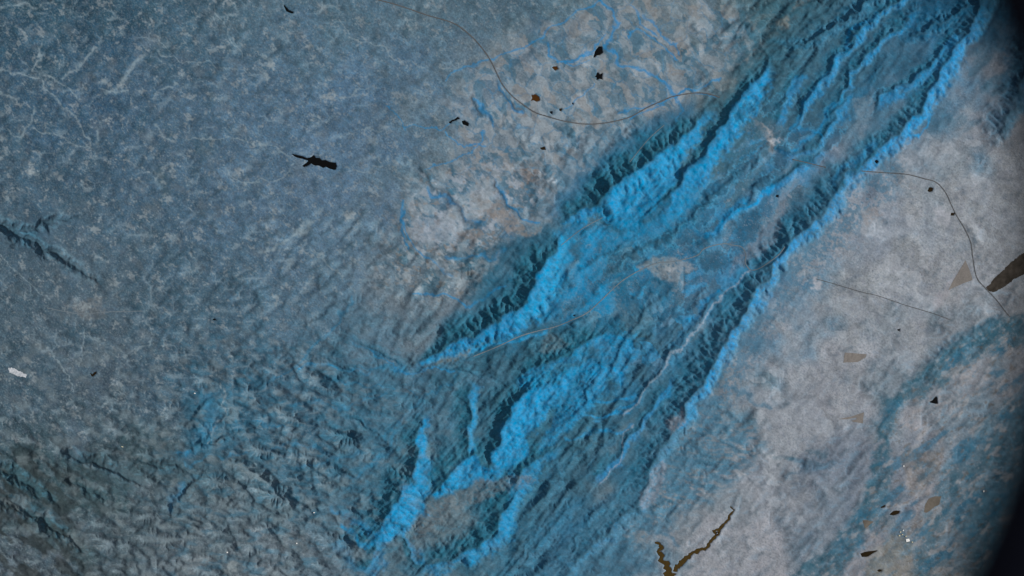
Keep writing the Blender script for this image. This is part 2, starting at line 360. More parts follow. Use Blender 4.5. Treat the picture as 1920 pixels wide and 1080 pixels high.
# mottling of soil and scrub: broad, middle and fine patches, slightly streaked from upper left to lower right
hl = sm(.22, .5, ROUGH)
east = sm(1150, 1350, XX + .55 * (YY - 540)); belt = blur(np.clip(tent, 0, 1) + .9 * ROUGH * (XX > 620), 14); belt = np.clip(belt * 1.5, 0, 1)
mott = .5 * N(51, 90, 6, 2, 35, 1.5) + .5 * N(52, 28, 3, 1.8, 35, 1.6) + .5 * N(53, 9, 1.5, 1.2)
scale(np.exp((.125 - .05 * east) * (1 - .6 * hl) * mott))
pale = sm(1.0, 2.6, N(54, 40, 3, 1.7, 40, 1.5) + .7 * N(55, 12, 2, 1.4))
put(pale * (1 - belt) * (1 - .7 * hl), (150,154,162), .6)
pk = sm(.6, 2.2, N(56, 70, 4, 1.8, 30, 1.6)); put(pk * (1 - belt), (112,116,124), .30)
tq = sm(.5, 2.2, N(57, 60, 4, 1.8, -35, 1.8)); put(tq, (62,92,112), .25)

# a web of pale dry stream beds, hedges and tracks over the western upland
def web(seed, lam, ang, an, t0):
    return sm(t0, 1.0, 1 - np.abs(N(seed, lam, 2.0, 2.0, ang, an)))
wmod = sm(-.8, 1.2, N(120, 90, 8))
wv = np.maximum(web(121, 60, 30, 1.8, .93) * wmod, .8 * web(122, 26, 35, 1.8, .90) * sm(-.2, 1.2, N(123, 60, 6)))
put(wv * (1 - belt), (146,154,164), .62)
dk = np.maximum(web(124, 40, 35, 2.0, .90), web(125, 70, -20, 2.0, .95)) * sm(-.4, 1.2, N(126, 70, 6)); put(dk * (1 - belt), (48,68,86), .5)
gr = sm(.2, 1.6, N(127, 5, 1.5, 1.2)) ; put(gr * (1 - belt) * (1 - .5 * hl), (122,134,144), .42); put(sm(.3, 1.8, N(128, 6, 1.5, 1.2)) * (1 - .6 * belt), (48,70,84), .4)
put(sm(.4, 1.8, N(129, 22, 3, 1.5)) * (1 - belt), (92,100,118), .25)

# fields: irregular plots, each with its own tone
def plots(seed, size, ang, an):
    c, s = math.cos(math.radians(ang)), math.sin(math.radians(ang))
    u = (WX * c + WY * s) / (size * an); v = (-WX * s + WY * c) / size
    iu = np.floor(u).astype(int); iv = np.floor(v).astype(int)
    d1 = np.full(u.shape, 9.0, np.float32); d2 = d1.copy(); ident = np.zeros(u.shape, np.float32)
    for a in (-1, 0, 1):
        for b in (-1, 0, 1):
            cu = iu + a; cv = iv + b
            hsh = np.sin(cu * 127.1 + cv * 311.7 + seed) * 43758.5453; r1 = hsh - np.floor(hsh)
            hsh = np.sin(cu * 269.5 + cv * 183.3 + seed * 2) * 43758.5453; r2 = hsh - np.floor(hsh)
            d = np.abs(cu + .15 + .7 * r1 - u) + np.abs(cv + .15 + .7 * r2 - v)
            m = d < d1
            d2 = np.where(m, d1, np.minimum(d2, d)); d1 = np.where(m, d, d1)
            hsh = np.sin(cu * 91.3 + cv * 57.9 + seed * 3) * 24634.63; ident = np.where(m, hsh - np.floor(hsh), ident)
    return ident.astype(np.float32), (d2 - d1).astype(np.float32)
basin = poly([(840,190),(900,130),(960,75),(1060,30),(1120,0),(1180,-30),(1330,-30),(1420,60),(1400,110),(1340,160),(1290,200),(1180,260),(1080,350),(1030,410),(960,440),(880,470),(800,470),(760,430),(770,370),(860,300),(850,240)], 34)
idn, edg = plots(3, 15, 52, 2.0); idn2, edg2 = plots(8, 30, 38, 1.4)
put(basin, (110,122,130), .3)
put(basin * sm(.62, .66, idn) , (136,140,146), .6); put(basin * sm(.30, .26, idn), (66,102,122), .6)
put(basin * sm(.8, .9, idn2), (150,156,164), .5)
idn7, edg7 = plots(5, 8, 52, 1.8)
put(basin * sm(.7, .74, idn7), (146,152,160), .35); put(basin * sm(.25, .2, idn7), (74,104,124), .4)
put(basin * sm(.10, .02, edg2), (60,112,146), .5)
put(basin * sm(.86, .9, idn), (122,114,110), .4)
vale = poly([(1060,430),(1200,415),(1300,330),(1420,250),(1500,300),(1560,290),(1440,420),(1400,540),(1240,700),(1100,640),(1080,560)], 20)
idn3, edg3 = plots(15, 20, -42, 1.7)
put(vale * sm(.4, .3, idn3), (36,98,132), .5); put(vale * sm(.6, .7, idn3), (46,140,190), .45); put(vale * sm(.86, .9, idn3), (100,126,142), .6)
plain = poly([(1560,420),(1640,330),(1700,290),(1800,200),(1930,170),(1930,580),(1780,650),(1600,790),(1500,1000),(1300,930),(1290,780),(1420,600)], 30)
idn4, edg4 = plots(23, 44, 25, 1.5); idn6, edg6 = plots(77, 17, 35, 1.6)
scale(1 + plain * (.26 * (idn4 - .5) + .10 * (idn6 - .5))); put(plain * sm(.06, .0, edg4), (112,116,120), .35); put(plain * sm(.74, .78, idn4), (124,130,138), .3); put(plain * sm(.9, .93, idn6), (160,166,172), .35); put(plain * sm(.1, .06, idn6), (116,122,130), .35)
idn5, edg5 = plots(33, 34, 20, 1.3)
west = (1 - belt) * sm(1000, 820, XX); scale(1 + west * .14 * (idn5 - .5)); put(west * sm(.06, .0, edg5) * sm(-.3, .6, N(58, 50, 4)), (112,130,146), .25)

for k_ in range(3):     # chalky plots and salt-pale ground west of the gap, darker scrub between
    zone = poly([(770,340),(840,310),(930,290),(1010,300),(1030,380),(960,420),(930,500),(880,560),(800,560),(700,520),(740,420)], 40)
    if k_ == 0: put(zone * sm(.3, 1.1, N(140, 34, 3, 1.7, 30, 1.4)), (152,156,166), .7)
    if k_ == 1: put(zone * sm(.5, 1.3, N(141, 40, 3, 1.7, 48, 2.2)), (58,92,112), .65)
    if k_ == 2: put(zone * sm(.9, 1.6, N(142, 26, 3, 1.7, 20, 1.4)), (130,116,108), .5)
for x, y, rx in [(700,265,20),(590,225,10),(310,320,12),(655,405,16),(400,95,12),(500,120,12),(610,185,14),(60,325,16),(300,330,14),(240,150,12),(440,330,16),(720,240,14),(350,65,9),(600,95,11),(10,260,12),(20,370,14),(180,480,12),(530,470,12),(640,470,14)]:
    put(sm(rx, 0, np.hypot(XX - x, (YY - y) * 1.5) + 5 * N(143, 14, 2)), (150,158,168), .45)
put(poly([(1350,60),(1440,-10),(1720,-30),(1600,180),(1480,300),(1370,380),(1330,330),(1330,230),(1370,150)], 40) * sm(-1.2, .6, N(144, 24, 3, 1.8, -30, 1.8)), (58,94,112), .8)
put(poly([(1020,400),(1080,330),(1160,270),(1240,215),(1300,195),(1300,230),(1200,290),(1120,360),(1060,410)], 14), (44,100,134), .75)
put(poly([(880,560),(920,480),(990,430),(1050,420),(1040,450),(1000,500),(980,560),(920,600),(850,640),(800,670),(830,610)], 18), (50,100,128), .65)
put(poly([(1030,330),(1080,280),(1140,240),(1160,270),(1080,330),(1040,370)], 20), (80,108,128), .4)
# green (here: blue) growth on the ranges, with sunlight and shade painted into flank colours
veg = sm(.1, .9, tent) * sm(540, 700, XX); put(veg, (48,108,140), .5)
bright = blur(np.clip(lit, 0, 1), 2.5)
n61 = 1 + .22 * N(61, 26, 2, 1.8, -45, 2.4); n63 = 1 + .08 * N(63, 20, 2, 1.6, -30, 2.0); n101 = 1 + .3 * N(101, 20, 2); n102 = 1 + .35 * N(102, 14, 2); n105 = 1 + .4 * N(105, 16, 2); n106 = 4 * N(106, 12, 2)
def growth(pts, w, a=1.0, col=(36,134,186)): put(stroke(pts, w, 1.0) * n61, col, a)
nrag = N(64, 14, 2.5, 1.8); nbr = N(66, 20, 1.6, 1.5, -50, 2.0)
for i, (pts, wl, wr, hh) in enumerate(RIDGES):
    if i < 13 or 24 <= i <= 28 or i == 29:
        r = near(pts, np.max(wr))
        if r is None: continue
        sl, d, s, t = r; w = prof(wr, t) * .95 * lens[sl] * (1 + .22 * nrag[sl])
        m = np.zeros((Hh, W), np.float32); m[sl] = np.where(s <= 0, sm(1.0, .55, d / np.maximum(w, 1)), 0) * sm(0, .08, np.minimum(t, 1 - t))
        put(blur(m, 1.2) * n63 * (1 - .35 * sm(.6, 1.8, nbr)), (40,130,184), .9 if i < 3 or i in (4, 5, 6) else .75 * np.clip(1.0 - 1.1 * sm(720, 860, YY), .25, 1) if i == 3 else .5)  # sunlit flank: growth colour brightened to paint in the light
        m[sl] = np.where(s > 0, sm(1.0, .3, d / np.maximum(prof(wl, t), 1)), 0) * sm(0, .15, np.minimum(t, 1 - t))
        put(blur(m, 2) * n61, (40,98,122), .75)  # shaded flank: darker copy of the growth colour, shade painted in
put(poly([(1142,400),(1146,355),(1180,325),(1215,303),(1285,262),(1282,300),(1260,345),(1225,385),(1190,412),(1150,425)], 6) * n63, (40,134,186), .85)  # growth on the lit face, sunlight painted into its colour
put(poly([(1008,548),(1016,505),(1040,475),(1056,448),(1075,455),(1068,490),(1060,530),(1030,575),(990,600),(960,605)], 6) * n63, (42,136,186), .9)  # same for the western crest: growth with painted sunlight
fan = near([(1180,1000),(1260,900),(1300,800),(1345,720),(1400,620),(1470,520),(1570,420),(1650,330)], 90)
m = np.zeros((Hh, W), np.float32); m[fan[0]] = sm(85, 10, fan[1]) * sm(-.9, 1.0, nrag[fan[0]] + .8 * N(65, 50, 3, 1.8, 15, 2.4)[fan[0]]); put(m, (74,112,134), .75)
for p, w_ in [([(1290,770),(1340,800),(1400,830)], 9), ([(1270,850),(1330,870),(1380,880)], 10), ([(1240,900),(1290,930),(1340,945)], 9), ([(1330,720),(1390,735),(1440,765)], 7), ([(1190,980),(1240,1000),(1270,1015)], 8), ([(1480,860),(1510,880),(1560,870)], 12)]:
    put(stroke(p, w_, 1) * n61, (66,106,128), .65)
for p, w_ in [([(660,560),(640,600),(600,640),(560,680),(500,720)], 5), ([(770,692),(700,690),(620,684),(560,690)], 6), ([(770,692),(720,668),(660,640)], 5), ([(860,700),(820,730),(760,770),(720,820)], 6), ([(560,880),(620,860),(680,850)], 5), ([(540,760),(600,750),(660,760),(720,740)], 5), ([(500,840),(560,830),(620,850)], 5), ([(440,800),(480,790),(540,800)], 4), ([(350,870),(410,860),(460,850)], 4), ([(620,720),(660,715),(720,725),(780,740)], 4), ([(640,900),(680,880),(720,850),(750,800)], 8)]:
    put(stroke(p, w_, 1) * n61, (50,116,154), .6)
put(poly([(1270,770),(1330,750),(1420,790),(1440,840),(1400,880),(1340,930),(1220,990),(1120,1095),(980,1095),(1180,930)], 20) * sm(-1.2, .8, N(153, 20, 3, 1.6, 5, 2.6)), (66,108,130), .75)
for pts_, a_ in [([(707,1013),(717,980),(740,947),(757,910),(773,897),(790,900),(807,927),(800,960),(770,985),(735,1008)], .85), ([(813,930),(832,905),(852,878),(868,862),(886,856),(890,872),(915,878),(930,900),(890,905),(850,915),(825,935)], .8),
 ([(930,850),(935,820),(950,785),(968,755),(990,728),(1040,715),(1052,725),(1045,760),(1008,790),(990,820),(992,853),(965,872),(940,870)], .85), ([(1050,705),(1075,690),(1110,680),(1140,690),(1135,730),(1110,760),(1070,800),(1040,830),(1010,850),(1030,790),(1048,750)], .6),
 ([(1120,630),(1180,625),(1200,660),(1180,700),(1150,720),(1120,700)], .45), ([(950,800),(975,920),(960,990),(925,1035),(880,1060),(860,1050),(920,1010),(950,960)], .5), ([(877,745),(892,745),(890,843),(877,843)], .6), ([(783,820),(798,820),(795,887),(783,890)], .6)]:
    put(poly(pts_, 5) * n63 * (1 - .4 * sm(.4, 1.6, nbr)), (42,134,186), a_)  # bright ridge faces: growth colour with sunlight painted in
shade_ring = near([(1140,356),(1130,388),(1140,416),(1165,432),(1200,420),(1230,402),(1256,377)], 14)
m = np.zeros((Hh, W), np.float32); m[shade_ring[0]] = sm(12, 4, shade_ring[1]); put(m * n61, (36,78,100), .7)  # painted dark ring standing in for the shaded flank round the oval
# traced growth: river strips, canals, terraces
for p, w, a in [
 ([(1050,440),(1085,430),(1120,440),(1160,450),(1220,430),(1280,390),(1340,350)], 18, .5), ([(1120,440),(1100,480),(1085,520),(1110,560),(1140,570)], 16, .8),
 ([(1130,395),(1160,425),(1200,420)], 12, .7), ([(1060,600),(1100,580),(1150,520),(1200,500)], 12, .6), ([(1020,600),(1060,560),(1100,500)], 22, .55),
 ([(1340,430),(1375,405),(1410,385),(1450,350)], 9, .9), ([(1290,420),(1330,445),(1360,410),(1400,370)], 8, .7), ([(1330,440),(1345,425),(1400,395)], 8, .7),
 ([(1300,330),(1340,290),(1380,230),(1430,160)], 14, .7), ([(1480,290),(1530,250),(1560,200)], 8, .6), ([(1290,600),(1330,560),(1350,540)], 6, .5),
 ([(975,720),(1010,715),(1060,700),(1100,690),(1130,700)], 14, .6), ([(1130,640),(1160,632),(1190,640)], 8, .7), ([(1150,690),(1165,700),(1172,720)], 6, .8),
 ([(1085,760),(1130,750),(1190,740)], 5, .7), ([(1060,790),(1120,780),(1180,775)], 5, .6), ([(1060,820),(1130,805),(1180,800)], 5, .5),
 ([(1120,790),(1160,770),(1190,750)], 6, .6), ([(790,685),(840,672),(900,655),(960,640),(1030,622)], 8, .8), ([(560,690),(600,680),(640,690),(690,698)], 5, .5),
 ([(390,745),(400,780),(380,830),(350,850)], 24, .32), ([(345,905),(330,930),(322,950)], 12, .35), ([(330,845),(350,845),(345,850)], 8, .6),
 ([(640,985),(680,1020),(700,1018),(712,1012)], 7, .8), ([(620,950),(660,970),(680,1000)], 8, .4), ([(640,1020),(660,1060),(700,1080)], 14, .4),
 ([(1640,30),(1600,60),(1570,110),(1520,180),(1480,240)], 8, .5), ([(1540,265),(1500,240),(1520,250)], 6, .6), ([(1700,250),(1712,222),(1735,218),(1742,240),(1725,252),(1700,250)], 4, .9),
 ([(1560,340),(1600,300),(1640,275)], 12, .5), ([(1330,720),(1300,770),(1270,800)], 12, .4)]:
    growth(p, w, a)
for p, w in [ # narrow canals and wooded streams in the northern basin
 ([(840,150),(870,125),(900,112),(960,98),(1000,80),(1040,50),(1080,20),(1110,8),(1125,-5)], 3.2), ([(1025,85),(1030,105),(1040,120),(1050,118),(1090,105),(1120,85),(1135,65)], 3.5),
 ([(1050,120),(1080,110),(1110,98)], 2.5), ([(1120,0),(1150,25),(1160,50),(1150,75),(1135,90),(1160,120),(1200,130),(1240,150),(1265,180)], 5), ([(1050,118),(1080,122),(1105,115)], 2.5),
 ([(1185,70),(1200,62),(1220,68),(1245,90),(1270,110)], 3), ([(1200,30),(1230,45),(1255,70),(1275,100)], 3), ([(1180,10),(1200,45),(1230,60)], 3),
 ([(1060,205),(1090,190),(1105,170),(1120,152)], 2.5), ([(1160,215),(1200,200),(1250,188),(1290,172),(1340,180)], 3.2), ([(1180,225),(1220,205),(1240,195)], 3),
 ([(880,185),(900,190),(912,215),(925,240)], 4), ([(935,165),(955,190),(975,210)], 4), ([(755,470),(752,430),(762,400)], 3), ([(757,380),(758,430),(775,465),(810,490),(850,510)], 4),
 ([(800,350),(850,385),(900,420)], 5), ([(930,335),(950,380),(985,412),(1010,420)], 4), ([(840,490),(880,480),(930,478),(950,470)], 4), ([(730,200),(760,240),(820,245),(845,228)], 2.4),
 ([(780,550),(830,552),(860,560),(870,575),(940,540)], 4), ([(700,660),(740,690),(770,693),(850,695)], 3), ([(830,250),(845,262),(870,275),(910,270)], 2.5),
 ([(1265,180),(1280,205),(1270,230)], 3), ([(1350,150),(1300,170),(1270,180)], 4), ([(905,250),(890,280),(850,300),(800,320)], 2.2)]:
    put(stroke(p, w, .9), (44,122,172), .75)
# dark oval plots in the long vale, each with a pale hedge or track round it
for x, y, a_, b_, g in [(1292,436,36,17,-32),(1345,490,34,24,-10),(1402,425,30,22,-60),(1346,352,44,14,-40),(1400,310,30,12,-42),(1240,455,26,12,-30),(1430,345,22,12,-50),(1322,405,30,12,-38),(1190,478,24,9,-28),(1170,515,26,8,-30),(1235,500,22,8,-35),(1465,290,26,13,-40),(1395,210,24,12,-50),(1450,200,22,12,-30),(1500,250,26,12,-35),(1560,262,24,10,-45),(1300,560,30,10,-45),(1245,590,26,9,-50),(1150,480,20,8,-30),(1640,190,30,9,-48),(1530,300,22,10,-40)]:
    cg, sg = math.cos(math.radians(g)), math.sin(math.radians(g)); dx = WX - x; dy = WY - y
    q_ = np.hypot((dx * cg + dy * sg) / a_, (-dx * sg + dy * cg) / b_) + .10 * nrag
    put(sm(1.0, .8, q_) * n61, (42,84,110), .6); put(sm(.16, .02, np.abs(q_ - 1.05)), (72,138,172), .5)
# dark woods and moist ground
for pts, a, col in [
 ([(955,120),(1000,90),(1040,75),(1060,60),(1072,48),(1070,70),(1050,78),(1030,82),(1000,110),(980,125)], .55, (52,78,98)), ([(1000,30),(1030,40),(1020,55),(990,60)], .4, (52,82,110)),
 ([(905,470),(960,450),(1010,435),(1030,425),(1020,455),(960,485),(935,500)], .65, (44,84,108)), ([(850,480),(900,470),(905,485),(860,495)], .5, (46,90,116)),
 ([(870,560),(890,550),(900,530),(930,500),(937,490),(930,540),(900,570)], .5, (50,92,116)), ([(935,445),(950,410),(965,405),(975,430),(955,450)], .5, (48,96,128)),
 ([(820,365),(850,380),(880,400),(915,425),(900,430),(860,405),(830,385)], .55, (60,88,112)), ([(990,390),(1020,360),(1040,350),(1015,400)], .6, (52,88,108)),
 ([(1690,40),(1740,20),(1810,0),(1830,10),(1790,60),(1740,80),(1700,75)], .7, (24,78,108)), ([(1560,340),(1600,300),(1640,285),(1600,330),(1520,400),(1480,450),(1460,440),(1490,380)], .55, (34,88,114)),
 ([(1370,420),(1400,395),(1430,400),(1425,450),(1390,460),(1372,450)], .6, (46,88,112)), ([(1310,480),(1340,465),(1370,480),(1368,505),(1335,515),(1315,505)], .6, (50,90,112)),
 ([(1180,270),(1230,215),(1290,190),(1290,220),(1240,250),(1200,290)], .4, (34,84,110)), ([(1540,235),(1560,200),(1600,170),(1640,140),(1600,210),(1560,250)], .35, (36,104,140)),
 ([(1490,860),(1520,845),(1570,855),(1585,870),(1560,880),(1510,890),(1500,925),(1488,920)], .55, (82,96,110)), ([(1510,830),(1560,830),(1580,845),(1540,858),(1515,850)], .4, (100,108,118)),
 ([(1890,590),(1860,600),(1800,625),(1760,670),(1700,715),(1650,760),(1640,800),(1655,830),(1640,870),(1610,960),(1560,1030),(1500,1070),(1480,1095),(1560,1095),(1620,1010),(1660,950),(1672,880),(1665,820),(1690,770),(1760,730),(1830,680),(1930,640),(1930,590)], .75, (52,90,106)),
 ([(1930,730),(1880,760),(1830,800),(1780,850),(1760,900),(1730,970),(1710,1095),(1850,1095),(1930,1000)], .5, (62,102,120)),
 ([(1760,900),(1790,860),(1840,830),(1800,900),(1765,950)], .4, (52,92,108)), ([(1880,40),(1940,0),(1940,220),(1900,200),(1880,150)], .6, (36,84,112)),
 ([(1740,60),(1790,100),(1800,150),(1770,160),(1740,120)], .25, (40,110,150)),
 ([(340,740),(420,720),(500,700),(470,780),(420,860),(350,850)], .35, (42,104,134)), ([(40,830),(240,900),(250,960),(100,960),(0,900),(0,850)], .4, (48,72,78)),
 ([(0,940),(120,980),(200,1050),(150,1060),(60,1000),(0,990)], .35, (52,74,78)), ([(220,790),(420,850),(400,900),(250,900)], .25, (56,80,88)),
 ([(286,335),(300,312),(322,328),(324,355),(305,365)], .3, (66,88,98)), ([(362,265),(395,258),(405,275),(395,290),(365,292)], .3, (60,84,96))]:
    put(poly(pts, 9) * n101, col, a)
for p, w_, a_ in [([(1925,600),(1870,622),(1800,655),(1745,690),(1690,735),(1650,785)], 20, .8), ([(1900,640),(1830,685),(1760,730),(1700,765)], 7, .6), ([(1650,800),(1652,850),(1630,920),(1600,980),(1550,1035),(1490,1085)], 20, .7), ([(1690,905),(1660,960),(1640,1000)], 6, .6), ([(1920,820),(1850,860),(1790,910),(1750,980),(1730,1080)], 26, .6), ([(1460,860),(1500,850),(1545,850)], 12, .5)]:
    put(stroke(p, w_, 1) * n61 * sm(-1.3, .5, N(154, 26, 2, 1.7, -38, 2.0)), (44,84,100), a_)
# streaks of growth in the eastern wet belt
st = sm(.3, 1.6, N(103, 70, 3, 1.9, -38, 2.6)); wet = poly([(1900,590),(1760,660),(1640,780),(1640,880),(1560,1040),(1500,1095),(1900,1095),(1930,640)], 30)
put(wet * st, (46,96,120), .7); put(wet * sm(.6, 1.8, N(104, 50, 3, 1.8, -38, 2.0)), (150,148,148), .5); put(wet * sm(.9, 2, N(114, 16, 2, 1.6, -38, 2.2)), (96,86,74), .5)
ne = poly([(1760,150),(1850,60),(1930,60),(1930,260),(1800,250),(1740,260)], 30); put(ne * st, (56,96,116), .5)
put(poly([(330,730),(480,700),(600,690),(780,690),(860,740),(760,900),(690,1010),(600,960),(480,880),(360,860)], 40) * sm(-.6, 1.2, N(112, 40, 3, 1.8, 4, 2.0)), (52,100,128), .5)
# pale and warm ground
for pts, a, col in [
 ([(820,430),(860,370),(895,340),(940,330),(930,375),(880,420),(850,440)], .5, (146,152,160)), ([(900,395),(935,375),(955,400),(990,430),(1015,430),(990,440),(950,430),(925,410)], .75, (132,124,122)),
 ([(780,400),(820,415),(860,420),(875,450),(850,455),(800,450),(775,440)], .55, (140,146,158)), ([(862,430),(905,430),(905,450),(880,462),(865,450)], .6, (122,112,108)),
 ([(800,490),(850,490),(870,520),(845,530),(815,515)], .5, (138,144,156)), ([(900,490),(930,478),(900,530),(880,530)], .4, (142,148,158)), ([(1195,495),(1230,480),(1270,490),(1300,500),(1270,530),(1220,520)], .6, (140,144,150)),
 ([(1365,515),(1420,440),(1450,400),(1465,370),(1490,340),(1470,400),(1450,450),(1420,480),(1390,500)], .45, (120,126,136)), ([(1430,235),(1450,250),(1462,268),(1452,274),(1440,262)], .95, (156,158,162)),
 ([(1405,222),(1430,236),(1445,262),(1436,262),(1420,244)], .6, (96,110,122)), ([(1440,270),(1455,270),(1458,285),(1442,285)], .5, (130,132,134)),
 ([(1590,240),(1604,186),(1622,178),(1640,190),(1625,225),(1605,250)], .7, (98,122,138)), ([(1455,40),(1475,28),(1480,40),(1462,55)], .6, (128,124,120)), ([(1480,20),(1500,0),(1530,-10),(1500,14)], .4, (110,104,100)),
 ([(1160,20),(1200,-10),(1290,-10),(1330,30),(1300,60),(1240,50)], .3, (130,128,126)), ([(1225,880),(1245,860),(1255,900),(1230,940),(1205,950),(1200,930)], .6, (122,128,138)), ([(1250,790),(1275,765),(1280,790),(1255,815)], .6, (124,124,130)),
 ([(960,890),(1000,900),(940,920),(880,950),(850,960),(780,1010),(760,1000),(820,940),(900,900)], .45, (120,116,118)), ([(790,1000),(850,960),(900,960),(880,1000),(820,1030)], .4, (108,112,118)),
 ([(1700,350),(1740,340),(1800,300),(1790,270),(1750,260),(1700,300)], .4, (150,158,166)), ([(1750,385),(1790,400),(1775,425),(1755,410)], .5, (164,166,172)), ([(1610,400),(1690,430),(1660,455),(1620,440)], .55, (160,168,176)),
 ([(1660,400),(1640,385),(1610,410),(1625,425)], .5, (128,120,116)), ([(1520,540),(1530,520),(1545,530),(1540,545)], .7, (168,168,172)), ([(1745,570),(1800,500),(1780,545),(1750,585)], .4, (158,154,158)),
 ([(1700,760),(1800,700),(1870,650),(1840,720),(1780,780),(1700,810)], .35, (146,142,144)), ([(1620,1040),(1680,1000),(1720,1020),(1700,1080),(1620,1080)], .4, (118,114,100)), ([(1690,850),(1770,840),(1760,880),(1720,930),(1700,920)], .4, (104,96,86)),
 ([(1580,1080),(1600,1040),(1640,1000),(1660,1000),(1630,1060),(1600,1090)], .5, (140,138,142)), ([(340,1040),(400,1035),(410,1060),(360,1062)], .5, (140,144,152)), ([(418,1058),(445,1056),(442,1072),(420,1072)], .6, (150,154,160)),
 ([(130,570),(200,560),(200,590),(160,600)], .4, (120,116,118)), ([(990,295),(1015,280),(1020,330),(985,345)], .3, (124,112,104)), ([(975,310),(1000,320),(1010,345),(985,335)], .5, (116,98,90)),
 ([(820,680),(880,655),(870,668),(820,690)], .6, (122,118,108)), ([(1010,650),(1040,620),(1065,640),(1040,660),(1012,662)], .45, (110,118,124)), ([(1130,560),(1180,620),(1230,600),(1200,580)], .3, (100,122,136))]:
    put(poly(pts, 5) * n102, col, a)
# pale dry valleys and tracks on the western upland
for p, w in [
 ([(0,130),(55,140),(75,155),(100,182),(125,203),(150,228),(172,262)], 3), ([(75,140),(110,152),(130,165),(155,185)], 3), ([(60,138),(75,110),(82,80)], 2.5), ([(118,148),(150,130),(160,112),(180,88)], 3.5),
 ([(65,237),(110,255),(150,278),(170,280)], 3), ([(20,250),(45,262),(60,225),(70,205)], 3), ([(195,175),(225,160),(245,130),(275,112)], 7), ([(290,190),(305,168),(330,160)], 2.6), ([(355,262),(390,262),(430,258),(500,272),(530,280),(548,289)], 2.2),
 ([(0,162),(15,175),(30,192)], 5), ([(0,18),(40,14),(80,20),(92,8),(105,0)], 4), ([(190,165),(215,172),(240,168)], 3), ([(480,345),(455,340),(430,320)], 2.6), ([(290,235),(300,250),(315,256)], 4), ([(300,80),(320,95),(345,85),(338,75)], 2),
 ([(490,475),(520,460),(560,435),(590,412)], 5), ([(585,470),(610,480),(635,510)], 3), ([(275,600),(285,640),(250,660)], 2), ([(300,100),(330,110),(400,130),(480,140)], 2), ([(400,20),(430,60),(460,110)], 1.8), ([(640,40),(655,75),(690,82),(725,95),(740,118),(800,130)], 1.8),
 ([(430,330),(450,345),(480,343),(530,330),(560,310)], 2), ([(100,660),(130,700),(140,740)], 2), ([(520,130),(500,115),(488,100)], 4), ([(0,480),(60,530),(100,560)], 2.2), ([(150,610),(160,650),(150,690)], 2.4), ([(420,720),(425,760),(400,800),(390,830)], 2.4),
 ([(640,260),(670,240),(720,240)], 2), ([(650,320),(690,325),(720,310)], 2.2), ([(635,185),(660,180),(680,160),(695,140)], 1.8), ([(1180,800),(1165,840),(1150,880),(1120,910)], 3), ([(1293,628),(1250,680),(1210,730),(1170,780)], 4), ([(1400,505),(1350,560),(1293,628)], 3.5), ([(780,170),(800,175),(815,165)], 1.6)]:
    put(stroke(p, w, 1) * n105, (138,150,162), .62)
for x, y, rx in [(620,183,14),(580,90,10),(418,92,10),(510,125,10),(60,322,13),(325,310,10),(450,322,10),(430,8,12),(655,405,14),(180,430,12),(230,160,9),(205,225,8),(160,575,16),(1012,330,10),(1455,262,8),(1040,340,7),(1255,505,14)]:
    put(sm(rx, rx * .2, np.hypot(XX - x, (YY - y) * 1.4) + n106), (160,164,172), .6)
ew = np.maximum(web(131, 50, -30, 1.6, .94), .7 * web(132, 22, -20, 1.6, .92)) * sm(-.5, 1, N(133, 80, 6)) * east
put(ew * (1 - belt), (100,118,130), .55); put(web(134, 60, 40, 1.6, .95) * east * (1 - belt), (168,172,178), .4)
# silt and dry grass collect in hollows, scrub and bare rock on the rises
rel = blur(h, 5) - h; rel = rel / (blur(np.abs(rel), 40) + .012); rel2 = blur(h, 14) - h; rel2 = rel2 / (blur(np.abs(rel2), 60) + .02)
hol = np.clip(.6 * rel + .4 * rel2, -2, 2) * (1 - .6 * belt)
scale(np.exp(.09 * hol)); put(sm(.5, 1.7, hol) * (1 - belt), (140,152,164), .35); put(sm(.5, 1.8, -hol) * (1 - belt), (56,82,98), .3)
put(belt * sm(.5, 1.8, rel), (72,126,152), .35); put(belt * sm(.5, 1.8, -rel), (52,86,100), .3)
# valleys washed pale by the streams the erosion found, peaty shade-loving growth in the hill country
ch = sm(3.2, 6.5, blur(np.log(A_flow + 1).astype(np.float32), 1.2)); ch2 = sm(2.6, 6.0, blur(A_net, 1.2)); ch = np.maximum(.6 * ch, ch2)
put(ch * (1 - belt) * sm(-.9, .8, N(107, 80, 5)), (140,152,164), .5)
put(ch * belt, (84,130,152), .35)
swt = wsw * sm(620, 520, XX) * .0 + wsw
put(sm(330, 60, XX + .25 * (1000 - YY)) * sm(790, 880, YY) * sm(-.3, 1.0, N(110, 60, 4, 2, 38, 2.2)), (50,54,56), .75)
put(swt * sm(.2, 1.6, N(108, 34, 3, 1.8, 4, 2.4)) * sm(200, 420, XX), (50,104,132), .4)
put(swt * sm(.4, 1.6, N(111, 60, 3, 1.8, 4, 1.6)), (116,124,132), .35)
scale(np.exp(.05 * N(109, 7, 2, 1.0)))
gb = np.maximum(east, .9 * basin)
rgb = rgb * np.stack([.84 + .18 * gb - .07 * basin, .93 + .10 * gb, .90 + .16 * gb], -1)
rgb = np.clip(rgb, .002, .9)
